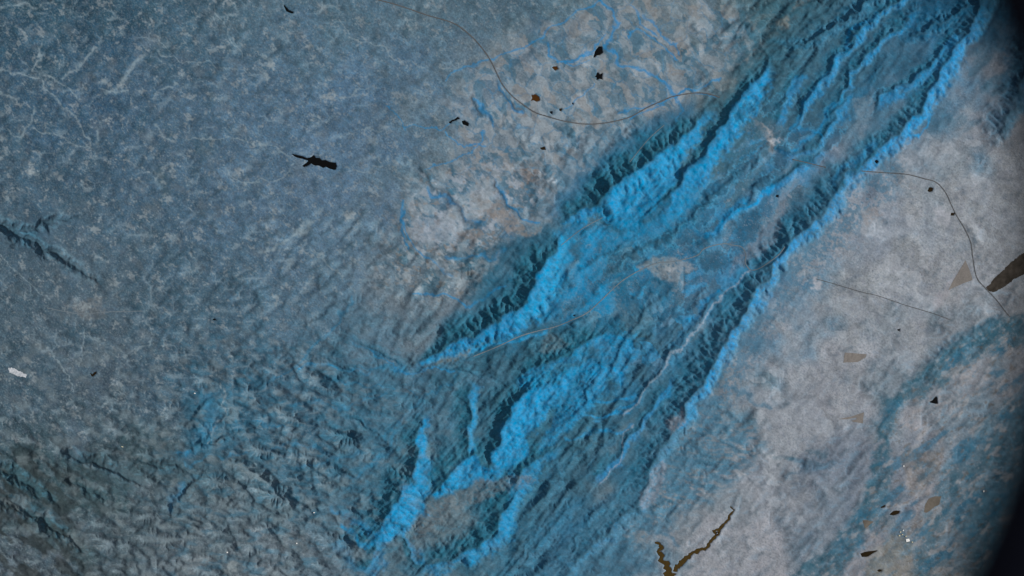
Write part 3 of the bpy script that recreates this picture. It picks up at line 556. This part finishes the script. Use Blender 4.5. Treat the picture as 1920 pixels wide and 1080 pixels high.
# ---------------------------------------------------------------- lakes, roads and the ground sheet
random.seed(4)
def wob(pts, amp, n=3, seed=0):
    """an outline with extra points and small bays"""
    r = random.Random(seed); out = []
    for k in range(len(pts)):
        a = pts[k]; b = pts[(k + 1) % len(pts)]; l = math.hypot(b[0] - a[0], b[1] - a[1])
        m = max(1, min(n, int(l / 1.6)))
        for q in range(m):
            u = q / m; j = 0 if q == 0 else amp
            out.append((a[0] + (b[0] - a[0]) * u + r.uniform(-j, j), a[1] + (b[1] - a[1]) * u + r.uniform(-j, j)))
    return out
def ribbon(pts, ws, amp=.5, seed=1):
    r = random.Random(seed); P = []
    for k in range(len(pts) - 1):
        a = pts[k]; b = pts[k + 1]; m = max(1, int(math.hypot(b[0] - a[0], b[1] - a[1]) / 3))
        for q in range(m): P.append((a[0] + (b[0] - a[0]) * q / m, a[1] + (b[1] - a[1]) * q / m, ws[k] + (ws[k + 1] - ws[k]) * q / m))
    P.append((*pts[-1], ws[-1])); L = []; R = []
    for k, (x, y, w) in enumerate(P):
        x0, y0, _ = P[max(0, k - 1)]; x1, y1, _ = P[min(len(P) - 1, k + 1)]
        dx, dy = x1 - x0, y1 - y0; l = math.hypot(dx, dy) or 1
        a = w * (1 + r.uniform(-amp, amp)); b = w * (1 + r.uniform(-amp, amp))
        L.append((x - dy / l * a, y + dx / l * a)); R.append((x + dy / l * b, y - dx / l * b))
    return L + R[::-1]
BLACK, BROWN, OCHRE, OLIVE = (.0025,.0028,.003), (.016,.010,.003), (.055,.022,.004), (.050,.032,.008)
LAKES = [
 ([(547,289),(556,291),(566,293),(577,297),(585,295),(589,291),(592,296),(600,297),(604,301),(612,301),(618,304),(630,306),(632,312),(629,319),(620,317),(612,313),(606,315),(600,311),(592,311),(585,307),(578,311),(572,314),(568,312),(576,306),(580,302),(568,298),(556,295)], BLACK),
 ([(533,11),(536,13),(539,17),(543,21),(549,23),(552,24),(550,27),(544,25),(539,23),(536,18)], BLACK),
 ([(1113,109),(1115,98),(1119,92),(1122,88),(1128,88),(1130,99),(1125,103),(1119,104)], BLACK),
 ([(1115,144),(1118,142),(1120,136),(1124,140),(1130,138),(1128,145),(1130,150),(1124,148),(1118,151),(1119,146)], BLACK),
 ([(1035,127),(1039,125),(1044,125),(1046,129),(1041,133),(1038,130)], OCHRE),
 ([(994,190),(998,185),(996,178),(1000,179),(1003,177),(1011,183),(1012,189),(1005,191),(1000,188)], OCHRE),
 ([(1012,278),(1021,275),(1023,281),(1016,281)], BROWN), ([(1030,210),(1036,209),(1035,215)], BLACK), ([(1049,204),(1053,204),(1052,209),(1049,208)], BROWN), ([(1072,193),(1076,194),(1074,197)], BLACK),
 ([(842,230),(847,226),(853,224),(858,220),(862,222),(856,226),(849,228),(844,232)], BLACK), ([(866,228),(871,226),(879,232),(877,237),(869,234)], BLACK),
 ([(1639,304),(1642,300),(1646,303),(1643,307)], BLACK), ([(1739,357),(1743,351),(1749,353),(1748,358),(1742,360)], BROWN), ([(1782,404),(1784,399),(1790,399),(1788,404)], BROWN),
 ([(1454,369),(1456,365),(1460,367),(1458,370)], BLACK), ([(1682,618),(1688,616),(1686,621)], BLACK),
 ([(1742,754),(1749,750),(1755,743),(1757,747),(1757,752),(1758,757),(1751,756)], BLACK),
 ([(1668,965),(1674,959),(1680,957),(1687,958),(1684,963),(1675,966)], BROWN), ([(1613,1038),(1620,1035),(1634,1033),(1645,1032),(1636,1037),(1627,1043),(1616,1044)], BROWN),
 ([(1644,1069),(1649,1067),(1654,1070),(1648,1072)], BROWN), ([(170,699),(175,702),(178,698),(182,697),(178,703),(175,706),(172,703)], BROWN),
 ([(1652,950),(1660,947),(1658,951),(1651,952)], BROWN), ([(1074,591),(1079,590),(1077,593)], BLACK), ([(400,598),(404,597),(407,600),(401,600)][::-1], BLACK),
]
LAKES = [(wob(p, .5, 3, k), c) for k, (p, c) in enumerate(LAKES)]
arm = [(1369,950),(1376,956),(1372,962),(1367,967),(1366,974),(1356,984),(1347,993),(1338,995),(1343,1001),(1349,996),(1342,1005),(1330,1018),(1324,1028),(1310,1032),(1296,1038),(1287,1046),(1275,1058),(1262,1072),(1256,1090)]
arm2 = [(1228,1017),(1236,1020),(1242,1027),(1233,1034),(1241,1042),(1238,1050),(1248,1056),(1252,1066),(1256,1082)]
LAKES.append((ribbon(arm, [1.0,1.1,1.3,1.5,1.7,1.9,2,2.2,2.4,2,2,2.2,2.6,3,3.2,3.6,4,5,7,10], .6, 3), OLIVE))
LAKES.append((ribbon(arm2, [1.5,3,3,2.5,4,4,5,6,10], .55, 9), OLIVE))
big = wob([(1847,540),(1856,533),(1862,524),(1868,518),(1880,507),(1890,497),(1897,490),(1908,482),(1915,476),(1935,466),(1975,452),(1985,478),(1950,500),(1925,512),(1905,522),(1893,530),(1884,537),(1872,543),(1862,548),(1855,546)], 1.2, 4, 77)

def world_xy(x, y): return ((x - 960) * PXU, (540 - y) * PXU)
def hz(x, y, a=None):
    a = h if a is None else a
    u = min(max((x - X0) / STEP, 0), W - 1.001); v = min(max((y - Y0) / STEP, 0), Hh - 1.001)
    i, j = int(u), int(v); fu, fv = u - i, v - j
    return (a[j, i] * (1 - fu) + a[j, i + 1] * fu) * (1 - fv) + (a[j + 1, i] * (1 - fu) + a[j + 1, i + 1] * fu) * fv

ROADS = [
 ([(690,-4),(725,5),(753,13),(800,29),(847,43),(870,57),(893,78),(913,103),(924,122),(933,141),(943,160),(960,180),(980,196),(1003,211),(1027,219),(1060,228),(1100,233),(1140,230),(1180,220),(1213,202),(1240,190),(1263,181),(1300,175),(1325,176),(1349,183)], 1.05, 'asphalt'),
 ([(1485,299),(1515,306),(1548,314)], .8, 'asphalt'),
 ([(1614,321),(1660,324),(1700,327),(1732,335),(1755,342),(1772,360),(1784,385),(1794,405),(1808,428),(1820,455),(1824,485),(1831,520),(1847,540),(1868,562),(1885,585),(1893,594)], .9, 'asphalt'),
 ([(1530,523),(1563,532),(1613,547),(1647,555),(1697,572),(1747,587),(1782,600)], .6, 'asphalt'),
 ([(888,668),(930,651),(973,631),(1010,620),(1040,613),(1070,601),(1100,587),(1123,567),(1150,541),(1173,522),(1207,503),(1233,493),(1257,491),(1280,487),(1307,479),(1318,468),(1332,462),(1357,457),(1375,460),(1390,463),(1398,477),(1397,493),(1407,506),(1423,503),(1447,487),(1460,476),(1470,463)], .85, 'gravel'),
 ([(90,577),(150,588),(200,585),(240,584),(268,583)], .7, 'gravel'),
 ([(1052,460),(1090,430),(1130,408)], .6, 'gravel'), ([(925,455),(945,430),(962,412)], .6, 'gravel'), ([(1180,305),(1215,262),(1245,235)], .6, 'gravel'),
]
def dense(pts, step=2.0):
    p = np.array(pts, float); out = []
    for k in range(len(p) - 1):                       # Catmull-Rom, so bends are smooth
        p0 = p[max(k - 1, 0)]; p1 = p[k]; p2 = p[k + 1]; p3 = p[min(k + 2, len(p) - 1)]
        m = max(1, int(np.hypot(*(p2 - p1)) / step))
        for q in range(m):
            u = q / m
            out.append(.5 * (2 * p1 + (p2 - p0) * u + (2 * p0 - 5 * p1 + 4 * p2 - p3) * u * u + (3 * p1 - p0 - 3 * p2 + p3) * u ** 3))
    out.append(p[-1]); return np.array(out)
road_lines = [(dense(p), w, m) for p, w, m in ROADS]
hb = blur(h, 9)
keepX, keepY = WX, WY
for line, w, m in road_lines:                          # the road bed is graded
    WX, WY = XX, YY
    k = stroke(line[::3].tolist() + [line[-1].tolist()], 6.0, .7)
    h = h * (1 - k) + hb * k
levels = []
for pts, c in LAKES:
    rim = [hz(x, y, hb) for x, y in pts]; lv = float(np.mean(rim)); levels.append(lv)
    r = near(list(pts) + [pts[0]], 9)
    if r is None: continue
    sl, d, _, _ = r
    ins = poly(pts, .8, False)[sl]
    bed = lv + .03 - .30 * ins
    k = np.maximum(sm(9, 1.5, d), sm(.2, .8, ins))
    h[sl] = h[sl] * (1 - k) + bed * k
WX, WY = keepX, keepY

# one ground sheet: fine mesh under the picture, ever wider cells out towards the horizon
out = [3.0]
while sum(out) < 12000: out.append(out[-1] * 1.14)
out = np.cumsum(out)
def axis(lo, hi, n, flip=False):
    pos = np.concatenate([lo - out[::-1], lo + STEP * np.arange(n), lo + STEP * (n - 1) + out])
    k = (pos - lo) / STEP; per = 2 * (n - 1)
    k = np.abs(((k + (n - 1)) % per) - (n - 1)); k = np.clip(np.rint(k), 0, n - 1).astype(int)
    return pos, k
px_, ix = axis(X0, X1, W); py_, iy = axis(Y0, Y1, Hh)
PX, PY = np.meshgrid(px_, py_)
Z = h[np.ix_(iy, ix)]
C3 = rgb[np.ix_(iy, ix)]
nx_, ny_ = len(px_), len(py_)
co = np.stack([(PX - 960) * PXU, (540 - PY) * PXU, Z], -1).reshape(-1, 3).astype(np.float32)
q = np.arange(nx_ * ny_, dtype=np.int32).reshape(ny_, nx_)
fc = np.stack([q[:-1, :-1], q[1:, :-1], q[1:, 1:], q[:-1, 1:]], -1).reshape(-1, 4)
me = bpy.data.meshes.new('terrain'); nv, nf = len(co), len(fc)
me.vertices.add(nv); me.vertices.foreach_set('co', co.ravel())
me.loops.add(nf * 4); me.loops.foreach_set('vertex_index', fc.ravel())
me.polygons.add(nf); me.polygons.foreach_set('loop_start', np.arange(0, nf * 4, 4, dtype=np.int32))
try: me.polygons.foreach_set('loop_total', np.full(nf, 4, np.int32))
except Exception: pass
me.polygons.foreach_set('use_smooth', np.ones(nf, bool))
at = me.attributes.new('land_cover_and_light', 'FLOAT_COLOR', 'POINT')  # cover colours, including light and shade painted on the ridge flanks
at.data.foreach_set('color', np.concatenate([C3.reshape(-1, 3) * 1.0, np.ones((nv, 1), np.float32)], 1).astype(np.float32).ravel())
me.update(); me.validate()
ground = bpy.data.objects.new('terrain', me); S.collection.objects.link(ground); ground['kind'] = 'structure'

def new_mat(name, col, rough=.8, spec=.2):
    m = bpy.data.materials.new(name); m.use_nodes = True; b = m.node_tree.nodes['Principled BSDF']
    b.inputs['Base Color'].default_value = (*col, 1); b.inputs['Roughness'].default_value = rough; b.inputs['Specular IOR Level'].default_value = spec
    return m, m.node_tree.nodes, m.node_tree.links, b
def noise(nt, lk, scale, detail, rough, vec=None):
    n = nt.new('ShaderNodeTexNoise'); n.inputs['Scale'].default_value = scale; n.inputs['Detail'].default_value = detail; n.inputs['Roughness'].default_value = rough
    if vec: lk.new(vec, n.inputs['Vector'])
    return n
m, nt, lk, b = new_mat('soil_and_scrub', (.2,.2,.2), .95, .05)
a_ = nt.new('ShaderNodeAttribute'); a_.attribute_name = 'land_cover_and_light'
tc = nt.new('ShaderNodeTexCoord')
n1 = noise(nt, lk, .55, 9, .68, tc.outputs['Object']); n2 = noise(nt, lk, 2.6, 6, .7, tc.outputs['Object']); n3 = noise(nt, lk, 1.1, 6, .6, tc.outputs['Object'])
def mr(src, a, bb, c, d):
    k = nt.new('ShaderNodeMapRange'); k.inputs[1].default_value = a; k.inputs[2].default_value = bb; k.inputs[3].default_value = c; k.inputs[4].default_value = d
    lk.new(src, k.inputs[0]); return k.outputs[0]
mu = nt.new('ShaderNodeMath'); mu.operation = 'MULTIPLY'
lk.new(mr(n1.outputs['Fac'], .3, .7, .91, 1.09), mu.inputs[0]); lk.new(mr(n2.outputs['Fac'], .3, .7, .9, 1.1), mu.inputs[1])
vm = nt.new('ShaderNodeVectorMath'); vm.operation = 'SCALE'
lk.new(a_.outputs['Color'], vm.inputs[0]); lk.new(mu.outputs[0], vm.inputs['Scale'])
hs = nt.new('ShaderNodeHueSaturation'); lk.new(vm.outputs[0], hs.inputs['Color']); lk.new(mr(n3.outputs['Fac'], .3, .7, .94, 1.06), hs.inputs['Saturation'])
lk.new(hs.outputs[0], b.inputs['Base Color'])
bp = nt.new('ShaderNodeBump'); bp.inputs['Strength'].default_value = .3; bp.inputs['Distance'].default_value = .12
lk.new(n2.outputs['Fac'], bp.inputs['Height']); lk.new(bp.outputs[0], b.inputs['Normal'])
me.materials.append(m)

WATER = {}
def water_mat(col):
    if col not in WATER:
        mm, nt_, lk_, bb_ = new_mat('lake_water', col, .35, .12)
        nn = noise(nt_, lk_, 1.2, 4, .6, None); t_ = nt_.new('ShaderNodeTexCoord'); lk_.new(t_.outputs['Object'], nn.inputs['Vector'])
        rp = nt_.new('ShaderNodeValToRGB'); rp.color_ramp.elements[0].color = (*[c * .7 for c in col], 1); rp.color_ramp.elements[1].color = (*[c * 1.35 for c in col], 1)
        lk_.new(nn.outputs['Fac'], rp.inputs[0]); lk_.new(rp.outputs[0], bb_.inputs['Base Color'])
        WATER[col] = mm
    return WATER[col]
def flat_sheet(name, pts, z, mat):
    bm = bmesh.new(); vs = [bm.verts.new((*world_xy(x, y), z)) for x, y in pts]
    f = bm.faces.new(vs); bm.normal_update()
    if f.normal.z < 0: f.normal_flip()
    bmesh.ops.triangulate(bm, faces=[f])
    me_ = bpy.data.meshes.new(name); bm.to_mesh(me_); bm.free(); me_.materials.append(mat)
    o = bpy.data.objects.new(name, me_); S.collection.objects.link(o); return o
for (pts, c), lv in zip(LAKES, levels):
    o = flat_sheet('lake', pts, lv, water_mat(c)); o['kind'] = 'structure'

# ploughed plots: thin draped sheets
def drape(name, pts, mat, lift=.02, step=1.5):
    """a sheet that follows the ground inside an outline"""
    p = np.array(pts); i0, j0 = np.floor((p.min(0) - [X0, Y0]) / STEP).astype(int); i1, j1 = np.ceil((p.max(0) - [X0, Y0]) / STEP).astype(int)
    bm = bmesh.new()
    vs = [bm.verts.new((*world_xy(x, y), 0)) for x, y in pts]; bm.faces.new(vs)
    for i in range(i0 + 1, i1):
        g = bm.verts[:] + bm.edges[:] + bm.faces[:]
        bmesh.ops.bisect_plane(bm, geom=g, plane_co=((X0 + i * STEP - 960) * PXU, 0, 0), plane_no=(1, 0, 0))
    for j in range(j0 + 1, j1):
        g = bm.verts[:] + bm.edges[:] + bm.faces[:]
        bmesh.ops.bisect_plane(bm, geom=g, plane_co=(0, (540 - (Y0 + j * STEP)) * PXU, 0), plane_no=(0, 1, 0))
    for v in bm.verts: v.co.z = hz(v.co.x / PXU + 960, 540 - v.co.y / PXU) + lift
    bm.normal_update()
    for f in bm.faces:
        if f.normal.z < 0: f.normal_flip()
        f.smooth = True
    me_ = bpy.data.meshes.new(name); bm.to_mesh(me_); bm.free(); me_.materials.append(mat)
    o = bpy.data.objects.new(name, me_); S.collection.objects.link(o); o['kind'] = 'structure'; return o
def soil_mat(name, c1, c2, scale):
    mm, nt_, lk_, bb_ = new_mat(name, c1, .95, .05)
    nn = noise(nt_, lk_, scale, 6, .65, None); t_ = nt_.new('ShaderNodeTexCoord'); lk_.new(t_.outputs['Object'], nn.inputs['Vector'])
    rp = nt_.new('ShaderNodeValToRGB'); rp.color_ramp.elements[0].color = (*c1, 1); rp.color_ramp.elements[1].color = (*c2, 1)
    rp.color_ramp.elements[0].position = .3; rp.color_ramp.elements[1].position = .7
    lk_.new(nn.outputs['Fac'], rp.inputs[0]); lk_.new(rp.outputs[0], bb_.inputs['Base Color']); return mm
plough = soil_mat('ploughed_soil', (.15,.14,.13), (.21,.195,.185), 4)
olive = soil_mat('dark_soil', (.095,.085,.07), (.13,.115,.10), 2)
burnt = soil_mat('burnt_ground', (.022,.019,.015), (.06,.052,.045), .8)
chalk = soil_mat('pale_ground', (.26,.30,.34), (.62,.64,.68), 3)
drape('field', wob([(1810,488),(1817,505),(1823,525),(1800,534),(1778,544),(1792,518)], .5, 3, 5), plough)
drape('field', wob([(1584,661),(1625,664),(1623,670),(1616,674),(1608,679),(1581,680)], .5, 3, 6), plough)
drape('field', wob([(1596,781),(1620,773),(1618,794),(1600,791),(1596,789),(1606,786),(1606,783),(1590,786),(1572,786)], .3, 2, 7), plough)
drape('field', wob([(1732,960),(1735,945),(1741,935),(1752,931),(1765,930),(1761,946),(1750,952),(1738,961)], .5, 3, 8), olive)
drape('field', wob([(1617,975),(1626,975),(1638,978),(1628,986),(1621,991)], .5, 3, 9), olive)
drape('burnt_ground', big, burnt)
drape('quarry_floor', wob([(17,690),(24,689),(33,693),(41,697),(53,703),(50,708),(42,706),(34,705),(27,701),(19,698)], 1.0, 5, 10), chalk)

asph = soil_mat('asphalt', (.06,.065,.07), (.12,.125,.13), 3); grav = soil_mat('gravel', (.10,.14,.175), (.17,.20,.22), 3)
for line, w, mt in road_lines:
    vs = []; fs = []; w0 = w; rr_ = random.Random(int(line[0][0]))
    for k, (x, y) in enumerate(line):
        w = w0 * (.75 + .5 * rr_.random())
        a0 = line[max(0, k - 1)]; a1 = line[min(len(line) - 1, k + 1)]; dx, dy = a1 - a0; l = math.hypot(dx, dy) or 1
        for s_ in (-1, 0, 1):
            qx, qy = x - dy / l * w * s_, y + dx / l * w * s_
            vs.append((*world_xy(qx, qy), hz(qx, qy) + .035))
        if k: o_ = 3 * k; fs += [(o_ - 3, o_, o_ + 1, o_ - 2), (o_ - 2, o_ + 1, o_ + 2, o_ - 1)]
    me_ = bpy.data.meshes.new('road'); me_.from_pydata(vs, [], fs); me_.materials.append(asph if mt == 'asphalt' else grav); me_.update()
    o = bpy.data.objects.new('road' if mt == 'asphalt' else 'dirt_road', me_); S.collection.objects.link(o); o['kind'] = 'structure'

# ---------------------------------------------------------------- white-roofed sheds that flash in the sun
wall_m = new_mat('white_wall', (.62,.60,.55), .7)[0]; roof_m = new_mat('white_roof', (.88,.88,.86), .35, .5)[0]; roof_y = new_mat('cream_roof', (.62,.57,.38), .6, .3)[0]; vent_m = new_mat('grey_vent', (.35,.36,.38), .6)[0]
def mesh_obj(name, vs, fs, mat, parent):
    me_ = bpy.data.meshes.new(name); me_.from_pydata(vs, [], fs); me_.materials.append(mat); me_.update()
    o = bpy.data.objects.new(name, me_); S.collection.objects.link(o); o.parent = parent; return o
def box(x0, x1, y0, y1, z0, z1):
    v = [(x, y, z) for z in (z0, z1) for x, y in ((x0, y0), (x1, y0), (x1, y1), (x0, y1))]
    return v, [(3, 2, 1, 0), (4, 5, 6, 7), (0, 1, 5, 4), (1, 2, 6, 5), (2, 3, 7, 6), (3, 0, 4, 7)]
def shed(x, y, lx, ly, rot, roof, label, group=None):
    e = bpy.data.objects.new('industrial_shed', None); S.collection.objects.link(e)
    e.location = (*world_xy(x, y), hz(x, y) - .02); e.rotation_euler = (0, 0, math.radians(rot))
    e['label'] = label; e['category'] = 'building'
    if group: e['group'] = group
    lx *= PXU / 2; ly *= PXU / 2; hh = .12
    mesh_obj('wall', *box(-lx, lx, -ly, ly, 0, hh), wall_m, e)
    ov = .015; r = .07                                  # low gable roof with a little overhang
    v = [(-lx - ov, -ly - ov, hh), (lx + ov, -ly - ov, hh), (lx + ov, ly + ov, hh), (-lx - ov, ly + ov, hh), (-lx - ov, 0, hh + r), (lx + ov, 0, hh + r)]
    rf = mesh_obj('roof', v, [(3, 2, 1, 0), (0, 1, 5, 4), (2, 3, 4, 5), (1, 2, 5), (3, 0, 4)], roof, e)
    if lx > .15: mesh_obj('vent', *box(-lx * .6, lx * .6, -.02, .02, hh + r * .8, hh + r + .03), vent_m, rf)
G = 'pale sheds of the works in the lower right corner'
shed(1701.5, 1012.5, 6.0, 4.6, 12, roof_m, 'largest and brightest white roof, shining near the lower right corner')
shed(1688, 997, 2.2, 1.6, 30, roof_y, 'small cream roof just up and left of the brightest white roof', G)
shed(1691.5, 1002, 2.0, 1.4, 10, roof_y, 'small cream roof nearest the brightest white roof on its left', G)
shed(1686, 1004, 2.4, 1.6, 0, roof_y, 'small cream roof, leftmost of the cluster beside the brightest white roof', G)
shed(1693, 994, 2.0, 1.6, 50, roof_m, 'small white roof, topmost of the cluster beside the brightest white roof', G)
shed(1698, 1005, 1.8, 1.4, 20, roof_y, 'small cream roof directly above the brightest white roof', G)
shed(1710, 1016, 2.0, 1.5, 10, roof_y, 'small cream roof just right of the brightest white roof', G)
shed(1694, 873.5, 1.8, 1.8, 0, roof_m, 'single tiny white roof between dark fields above the works')
shed(1844, 921, 1.8, 2.2, 0, roof_m, 'single tiny white roof near the dark window rim')
shed(367, 737, 2.6, 1.4, -10, roof_m, 'tiny white roof above the dark blue hills at left')
shed(231, 837, 3.2, 1.4, -20, roof_y, 'tiny cream roof at the edge of the dark ridges, lower left')
shed(557, 1018, 2.4, 1.6, 0, roof_m, 'tiny white roof among the rugged hills at the bottom, right of another')
shed(427, 1035, 2.2, 1.8, 0, roof_m, 'tiny white roof beside the pale flat at the bottom')
shed(590, 960, 2.4, 1.4, 0, roof_m, 'tiny white roof up among the rugged blue hills')

# ---------------------------------------------------------------- the round window the picture was taken through
win = bpy.data.objects.new('round_window_frame', None); S.collection.objects.link(win)
D = 11.0; k_ = D / CAM_H * PXU
win.location = ((588 - 960) * k_, (540 - 488) * k_, CAM_H - D)
win['label'] = 'dark round window rim, out of focus along the right edge'; win['category'] = 'window'
R_ = 1345 * k_
def lathe(name, prof_, mat, parent, n=256):
    vs = [(r * math.cos(2 * math.pi * i / n), r * math.sin(2 * math.pi * i / n), z) for i in range(n) for r, z in prof_]; m_ = len(prof_); fs = []
    for i in range(n):
        for j in range(m_):
            fs.append((i * m_ + j, ((i + 1) % n) * m_ + j, ((i + 1) % n) * m_ + (j + 1) % m_, i * m_ + (j + 1) % m_))
    o = mesh_obj(name, vs, fs, mat, parent)
    for p_ in o.data.polygons: p_.use_smooth = True
    md = o.modifiers.new('e', 'EDGE_SPLIT'); md.split_angle = math.radians(35)
    return o
rim_m = new_mat('black_frame_paint', (.0004,.001,.005), .7, .1)[0]; seal_m = new_mat('rubber_seal', (.002,.002,.003), .9, .05)[0]; bolt_m = new_mat('dark_bolt', (.02,.02,.022), .5, .3)[0]
lathe('window_rim', [(R_ + .12, -.3), (R_ + 2.6, -.3), (R_ + 2.6, .25), (R_ + .5, .25), (R_ + .12, .1)], rim_m, win)
lathe('window_seal', [(R_, -.22), (R_ + .117, -.22), (R_ + .117, .02), (R_ + .03, .02)], seal_m, win)
for i in range(24):
    a = 2 * math.pi * (i + .5) / 24; n = 6; rr = R_ + 1.4
    vs = [(rr * math.cos(a) + .12 * math.cos(math.pi / 3 * q_), rr * math.sin(a) + .12 * math.sin(math.pi / 3 * q_), z) for z in (.2502, .33) for q_ in range(n)]
    mesh_obj('bolt', vs, [tuple(range(n))[::-1], tuple(range(n, 2 * n))] + [(q_, (q_ + 1) % n, n + (q_ + 1) % n, n + q_) for q_ in range(n)], bolt_m, win)
